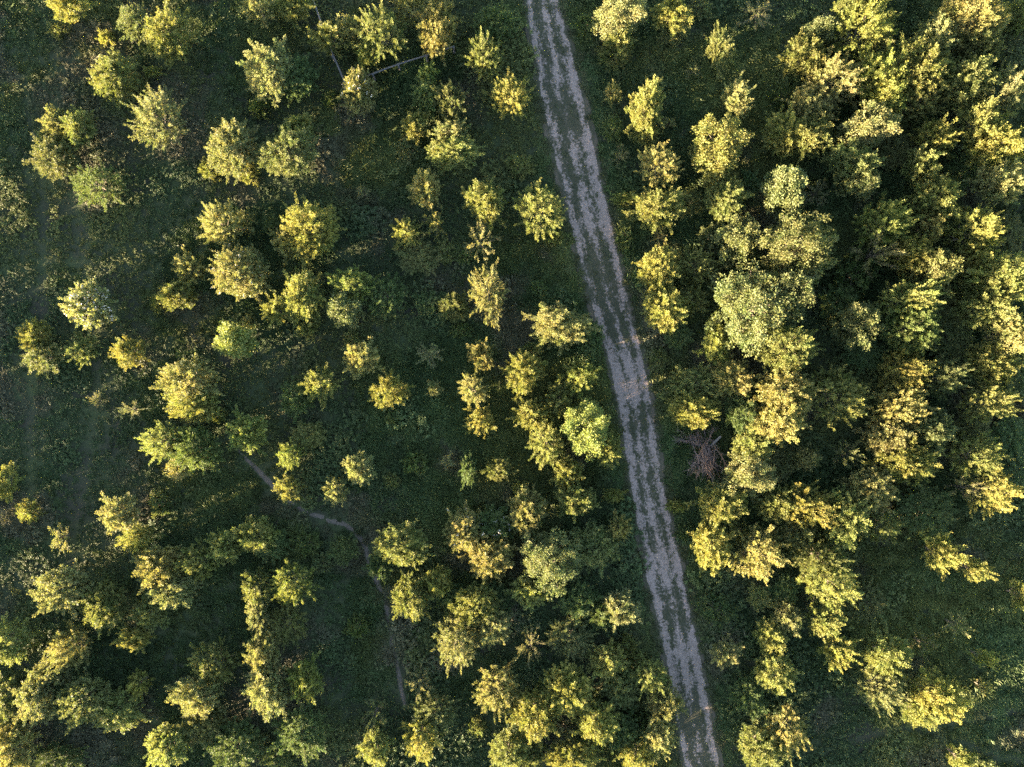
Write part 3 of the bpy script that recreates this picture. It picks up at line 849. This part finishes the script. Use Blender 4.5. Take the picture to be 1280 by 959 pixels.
1178 692 16 20 S y 2|yellow sapling at the upper rim of the lower right meadow
1220 712 16 12 S d 2|small gold sapling at the upper rim of the lower right meadow, near the right edge
1038 728 32 30 S y 2|bright yellow spiky tree at the left rim of the lower right meadow
1027 776 20 23 S y 2|yellow tree below the bright yellow spiky one, left rim of the lower right meadow
1085 752 23 25 S k 0|grey dim shrub right of the bright yellow spiky tree, lower right meadow rim
980 742 18 20 R g 0|dim green shrub left of the bright yellow spiky tree, lower right
982 772 18 22 R p 2|pale tree left of the yellow one at the lower right meadow rim
963 796 18 22 R y 2|yellow tree left of the pale one, lower right, right of the track
950 748 16 15 R o 0|dim olive bush below the pale spiky tree right of the tall bright pair
971 843 25 28 R y 2|bright yellow tree above the bottom row, right of the track
936 870 24 26 R g 1|dim green tree at the left of the bright yellow one, right of the track
907 817 18 17 S t 2|pale tan bush alone at the right side of the track, lower right
895 762 26 22 L g 0|dim low green shrub on the right track verge above the pale tan bush
1046 815 21 20 S y 2|pale yellow tree, first of the group in the lower right meadow from the left
1112 822 30 26 R y 2|bright yellow tree, top of the group in the lower right meadow
1104 865 27 25 S p 2|pale star-like spiky tree in the lower middle of the lower right meadow group
1150 890 22 18 R y 2|yellow left flank tree of the large bright one, lower right meadow
1170 872 32 34 R y 2|large bright yellow tree at the right end of the lower right meadow group
1155 805 15 15 T o 1|thin dim sapling above the lower right meadow group
1199 784 14 14 T p 2|small pale twiggy sapling alone in the lower right meadow
1230 823 12 10 S y 2|small yellow sapling alone in the lower right meadow, near the right edge
1228 859 6 8 T p 1|tiny pale sprig below the small yellow sapling, lower right meadow
1278 746 11 16 R y 2|yellow tree cut by the right edge beside the lower right meadow
1201 950 14 14 S y 2|small yellow sapling at the bottom edge of the lower right meadow
987 914 24 30 S p 2|pale olive twiggy tree near the bottom edge, second right of the track
952 935 30 28 R y 2|bright yellow tree near the bottom edge, first right of the track
797 834 16 14 L o 1|small shaded bush wedged between the dull gold bush and the group overhanging the track
802 906 16 14 L g 1|small dark bush under the two pale trees overhanging the left rut near the bottom
'''
for num, row in enumerate(TREES.strip().splitlines()):
    data, label = row.split('|')
    a = data.split()
    root, cr, outer, rot = plant(float(a[0]), float(a[1]), float(a[2]), float(a[3]), a[4], a[5], int(a[6]), label, num)
    if a[4] == 'F': blossoms(root, rot, outer, 120, 0.11, 5)
    elif 'blossom' in label and 'white-blossomed' not in label: blossoms(root, rot, outer, 42, 0.10, 6)
    elif 'whitish twigs' in label or 'whitish pale' in label: blossoms(root, rot, outer, 34, 0.09, num)

# ---------------------------------------------------------------- wooden rail fence round a corner
fence = empty('wooden_fence', (*ground(431, 108), 0))
tag(fence, 'weathered wooden rail fence turning a corner among the trees near the top edge', 'fence')
FP = [(384, -14), (400, 30), (415, 70), (431, 108), (466, 94), (498, 82), (533, 71), (567, 60)]
FZ = 1.15
fp = [np.array([*ground(px, py, FZ), 0.0]) - np.array([*fence.location]) for px, py in FP]
rf = random.Random(3)
for i, p in enumerate(fp):
    v, f = [], []
    hh = FZ + rf.uniform(0.05, 0.18)
    tube(v, f, [p + (0, 0, -0.3), p + (0, 0, 0.6), p + (rf.uniform(-.03, .03), rf.uniform(-.03, .03), hh), p + (0, 0, hh + 0.005)], [0.10, 0.095, 0.085, 0.01], 8)
    link_mesh('post', mesh_np('post', np.array(v), np.array(f), M_wood, False), fence)
for a, b in zip(fp[:-1], fp[1:]):
    d = (b - a) / np.linalg.norm(b - a)
    for z in (FZ - 0.03,):
        v, f = [], []
        sag = rf.uniform(-0.03, 0.02)
        nrm = np.array([-d[1], d[0], 0]) * 0.13
        tube(v, f, [a - d * 0.12 + (0, 0, z + rf.uniform(-.02, .02)) + nrm, (a + b) / 2 + (0, 0, z + sag) + nrm * 1.05, b + d * 0.12 + (0, 0, z + rf.uniform(-.02, .02)) + nrm], [0.085, 0.075, 0.066], 7)
        link_mesh('rail', mesh_np('rail', np.array(v), np.array(f), M_wood, True), fence)

# ---------------------------------------------------------------- dead shrub lying beside the track
bx, by = ground(884, 566, 0.4)
dead = empty('brush_pile', (bx, by, 0))
tag(dead, 'brown pile of dead leafless branches fanning out beside the dirt track', 'brush pile')
rd = np.random.default_rng(11)
v, f = [], []
tube(v, f, [(0.35, 0.55, 0.25), (0.8, 1.05, 0.34), (1.2, 1.45, 0.42)], [0.13, 0.12, 0.10], 8)
link_mesh('log', mesh_np('log', np.array(v), np.array(f), M_stump, True), dead)
for i in range(64):
    fan = i < 26
    az = math.radians(rd.uniform(232, 300)) if fan else math.radians(rd.uniform(60, 320))
    ln = rd.uniform(1.4, 2.8) if fan else rd.uniform(0.7, 1.9)
    o = np.array([rd.normal(0.05, 0.35), rd.normal(0.35, 0.35), rd.uniform(0.1, 0.6)]) if fan else np.array([rd.normal(-0.35, 0.75), rd.normal(0.3, 0.5), rd.uniform(0.05, 0.5)])
    d = np.array([math.cos(az), math.sin(az), 0])
    e = o + d * ln + (0, 0, rd.uniform(0.0, 0.8) if fan else rd.uniform(-0.1, 0.5))
    e[2] = max(e[2], 0.06)
    mid = (o + e) / 2 + rd.normal(0, 0.2, 3) + (0, 0, 0.2)
    v, f = [], []
    tube(v, f, bez(o, mid, e, np.linspace(0, 1, 5)), np.array([0.036, 0.030, 0.023, 0.015, 0.007]) * rd.uniform(0.6, 1.1), 4)
    for k in range(14):
        t = rd.uniform(0.15, 0.95)
        p = bez(o, mid, e, [t])[0]
        dd = unit(d * 0.8 + rd.normal(0, 0.6, 3) + np.array([0, 0, 0.1])) * rd.uniform(0.3, 0.9)
        tube(v, f, [p, p + dd * 0.55 + rd.normal(0, 0.05, 3), p + dd], [0.014, 0.010, 0.004], 3)
    link_mesh('branch', mesh_np('branch', np.array(v), np.array(f), M_deadtip if fan and i % 2 else M_dead, True), dead)

# ---------------------------------------------------------------- ground cover: grass, herbs and brambles (nobody could count them)
protos = bpy.data.collections.new('cover_plants')
def proto(name, V, F, rng_):
    me = mesh_np(name, V, F, M_herb)
    face_attr(me, 'tint', np.clip(rng_.normal(0.5, 0.22, len(F)), 0, 1))
    o = bpy.data.objects.new(name, me)
    protos.objects.link(o)
def herb(seed, r, h, n, ll, lw):
    g = np.random.default_rng(seed)
    stems = g.normal(0, r * 0.5, (9, 2)); k = g.integers(0, 9, n)
    z = h * g.uniform(0.25, 1.0, n) * (0.6 + 0.4 * g.random(9))[k]
    B = np.stack([stems[k, 0] + g.normal(0, 0.05, n), stems[k, 1] + g.normal(0, 0.05, n), z], -1)
    az = g.uniform(0, 6.283, n)
    A = np.stack([np.cos(az), np.sin(az), g.normal(0.1, 0.35, n)], -1)
    return leaf_cloud(B, A, ll, lw, g), g
def grass(seed, r, h, n):
    g = np.random.default_rng(seed)
    b = g.normal(0, r * 0.5, (n, 2)); az = g.uniform(0, 6.283, n); w = 0.020 + 0.014 * g.random(n)
    ln = h * g.uniform(0.5, 1.1, n); bend = g.uniform(0.5, 1.2, n)
    dx, dy = np.cos(az), np.sin(az)
    p = lambda s, t, up: np.stack([b[:, 0] + dx * ln * t * bend - dy * w * s, b[:, 1] + dy * ln * t * bend + dx * w * s, ln * up], -1)
    V = np.stack([p(-1, 0, 0), p(1, 0, 0), p(0.8, 0.5, 0.42), p(-0.5, 1.0, 0.50)], 1).reshape(-1, 3)
    return (V, np.arange(4 * n).reshape(n, 4)), g
SPEC = [('a_herb', herb(1, 0.44, 0.26, 190, 0.078, 0.046)), ('b_herb', herb(2, 0.48, 0.36, 210, 0.085, 0.05)), ('c_herb', herb(3, 0.40, 0.22, 170, 0.072, 0.042)),
        ('d_bramble', herb(4, 0.75, 0.55, 340, 0.095, 0.062)), ('e_bramble', herb(5, 0.65, 0.7, 320, 0.10, 0.062)),
        ('f_grass', grass(6, 0.40, 0.34, 120)), ('g_grass', grass(7, 0.44, 0.42, 140)), ('h_grass', grass(8, 0.30, 0.22, 100)), ('i_turf', grass(9, 0.20, 0.09, 40)), ('j_turf', herb(10, 0.17, 0.06, 22, 0.08, 0.055))]
for nm, ((V, F), g) in SPEC:
    proto(nm, V, F, g)

g = np.random.default_rng(21)
def cover(name, X, Y, Z, idx, scale, tone):
    n = len(X)
    me = bpy.data.meshes.new(name)
    me.vertices.add(n); me.vertices.foreach_set('co', np.stack([X, Y, Z], -1).astype(np.float32).ravel())
    a = me.attributes.new('pick', 'INT', 'POINT'); a.data.foreach_set('value', idx.astype(np.int32))
    a = me.attributes.new('size', 'FLOAT', 'POINT'); a.data.foreach_set('value', scale.astype(np.float32))
    a = me.attributes.new('turn', 'FLOAT_VECTOR', 'POINT')
    a.data.foreach_set('vector', np.stack([g.normal(0, 0.14, n), g.normal(0, 0.14, n), g.uniform(0, 6.283, n)], -1).astype(np.float32).ravel())
    a = me.attributes.new('tone', 'FLOAT_COLOR', 'POINT'); a.data.foreach_set('color', np.concatenate([tone, np.ones((n, 1))], 1).astype(np.float32).ravel())
    o = link_mesh(name, me)
    tag(o, kind='stuff')
    ng = bpy.data.node_groups.new(name, 'GeometryNodeTree')
    ng.interface.new_socket('Geometry', in_out='INPUT', socket_type='NodeSocketGeometry')
    ng.interface.new_socket('Geometry', in_out='OUTPUT', socket_type='NodeSocketGeometry')
    N, L = ng.nodes, ng.links
    gi, go = N.new('NodeGroupInput'), N.new('NodeGroupOutput')
    ci = N.new('GeometryNodeCollectionInfo'); ci.inputs['Collection'].default_value = protos
    ci.inputs['Separate Children'].default_value = True; ci.inputs['Reset Children'].default_value = True
    ip = N.new('GeometryNodeInstanceOnPoints'); ip.inputs['Pick Instance'].default_value = True
    def named(nm, t):
        q = N.new('GeometryNodeInputNamedAttribute'); q.data_type = t; q.inputs['Name'].default_value = nm
        return [s for s in q.outputs if s.enabled and s.name == 'Attribute'][0]
    L.new(gi.outputs[0], ip.inputs['Points']); L.new(ci.outputs[0], ip.inputs['Instance'])
    L.new(named('pick', 'INT'), ip.inputs['Instance Index'])
    L.new(named('turn', 'FLOAT_VECTOR'), ip.inputs['Rotation'])
    L.new(named('size', 'FLOAT'), ip.inputs['Scale'])
    L.new(ip.outputs[0], go.inputs[0])
    mod = o.modifiers.new('scatter', 'NODES'); mod.node_group = ng
    return o
n0 = 92000
X, Y = g.uniform(-54, 54, n0), g.uniform(-42, 42, n0)
U = np.abs(track_u(X, Y)); PD = line_dist(X, Y, path_c[::4])
TD = np.minimum.reduce([line_dist(X, Y, t) for t in trail_c])
keep = (U > 0.90 + 0.34 * fbm(X, Y, 0.8, 2) * (0.4 + 0.9 * g.random(n0))) & (PD > 0.75 * (fbm(X * 1.0, Y, 0.55, 3) - 0.05) * (0.5 + 0.6 * g.random(n0))) & ((TD > 0.35) | (g.random(n0) < 0.25))
X, Y, U, PD, TD = X[keep], Y[keep], U[keep], PD[keep], TD[keep]
n = len(X)
f_type = fbm(X, Y, 0.09, 4); f_mid = fbm(X + 50, Y, 0.35, 3); f_col = fbm(X, Y + 80, 0.14, 4); f_pink = fbm(X - 31, Y + 11, 0.22, 4)
cx_, cy_ = ground(530, 500)
glade = np.exp(-(((X - cx_) / 6.5) ** 2 + ((Y - cy_) / 7.0) ** 2) ** 2)
cx2, cy2 = ground(940, 110)
glade = np.maximum(glade, np.exp(-(((X - cx2) / 8) ** 2 + ((Y - cy2) / 4.5) ** 2) ** 2))
cx3, cy3 = ground(1190, 830)
low_right = np.exp(-(((X - cx3) / 11) ** 2 + ((Y - cy3) / 11) ** 2) ** 2)
glade = np.maximum(glade, 0.6 * low_right)
grassy = np.clip((f_type - 0.50) * 7 + 0.6 + 1.2 * glade - 0.7 * (X < -14) * (1 - glade) + 0.5 * np.clip(1.9 - U, 0, 1), 0, 1)
is_grass = g.random(n) < grassy
idx = np.where(is_grass, g.integers(5, 8, n), g.integers(0, 3, n))
idx = np.where(~is_grass & (f_mid > 0.60) & (g.random(n) < np.where(X < -18, 0.15, 0.5)), g.integers(3, 5, n), idx)
idx = np.where((U < 1.5) & (g.random(n) < 0.6), 7, idx)
scale = g.uniform(0.7, 1.25, n) * (0.65 + 0.75 * f_mid) * np.clip(0.55 + 0.35 * U, 0.7, 1.0) * np.clip(0.5 + 0.6 * PD, 0.5, 1.0) * np.clip(0.55 + 0.35 * TD, 0.5, 1)
scale = scale * np.where(X < -14, 0.78, 1.0)
tone = np.empty((n, 3))
ga_, gb_, gc_ = np.array([0.034, 0.050, 0.021]), np.array([0.060, 0.068, 0.024]), np.array([0.070, 0.062, 0.044])
w = np.clip((f_col - 0.40) * 4, 0, 1)[:, None]
tone = ga_ * (1 - w) + gb_ * w
wp = np.clip((f_pink - 0.60) * 7, 0, 0.8)[:, None]
tone = tone * (1 - wp) + gc_ * wp
tone = tone * (1.20 + 0.25 * glade + 0.30 * low_right + 0.35 * np.clip(1.9 - U, 0, 0.6) / 0.6)[:, None]
tone = tone * g.uniform(0.72, 1.3, (n, 1)) * (0.8 + 0.5 * f_mid[:, None])
cover('undergrowth', X, Y, land(X, Y) - 0.01, idx, scale, tone)

# thin turf and weeds on the track's ridges
n1 = 16000
t = g.random(n1); yy = g.uniform(-41, 41, n1); uu = g.uniform(-1.1, 1.1, n1)
cx = np.interp(-yy, -track_c[:, 1], track_c[:, 0]); wv = np.interp(-yy, -track_c[:, 1], track_w)
xx = cx + uu * wv / 0.975
ridge = np.maximum.reduce([np.exp(-((uu + 0.28) / 0.13) ** 2), np.exp(-((uu - 0.32) / 0.13) ** 2), 1.2 * np.exp(-((np.abs(uu) - 1.03) / 0.12) ** 2), 0.22 * np.exp(-(uu / 0.3) ** 2)])
keep = g.random(n1) < 1.3 * ridge * np.clip((fbm(xx * 3.0, yy * 0.9, 0.5, 3) - 0.30) * 3.2, 0, 1)
xx, yy, uu = xx[keep], yy[keep], uu[keep]
n = len(xx)
ed = np.abs(uu) > 0.85
idx = np.where(ed, g.choice([7, 8, 9], n), g.choice([8, 9], n))
tone = np.array([0.055, 0.060, 0.030]) * g.uniform(0.7, 1.3, (n, 1))
cover('track_turf', xx, yy, land(xx, yy) + 0.02, idx, g.uniform(0.7, 1.4, n), tone)

# ---------------------------------------------------------------- the same scrub going on beyond the frame, one mass
wood = bpy.data.collections.new('wood_plants')
g2 = np.random.default_rng(8)
k = 0
for key in (('R', 1.45), ('R', 2.0), ('R', 2.6), ('S', 1.9)):
    for var in VARIANT[key][:2]:
        o = bpy.data.objects.new('wood_%02d' % k, var[1]); k += 1
        o.color = (0.12, 0.125, 0.04, 1)
        wood.objects.link(o)
pts = []
for _ in range(9000):
    x, y = g2.uniform(-135, 100), g2.uniform(-105, 85)
    if abs(x) < 50.5 and abs(y) < 38.5: continue
    if abs(track_u(np.array([x]), np.array([y]))[0]) < 2.2: continue
    if fbm(np.array([x]), np.array([y]), 0.07, 3)[0] < (0.25 if x < -45 or y < -38 else 0.40): continue
    if all((x - a) ** 2 + (y - b) ** 2 > 3.6 ** 2 for a, b in pts): pts.append((x, y))
    if len(pts) > 900: break
pts = np.array(pts)
n = len(pts)
keep_protos = protos
protos = wood
far = cover('surrounding_scrub', pts[:, 0], pts[:, 1], np.zeros(n), g2.integers(0, k, n), g2.uniform(0.75, 1.15, n), np.tile([0.11, 0.12, 0.04], (n, 1)))
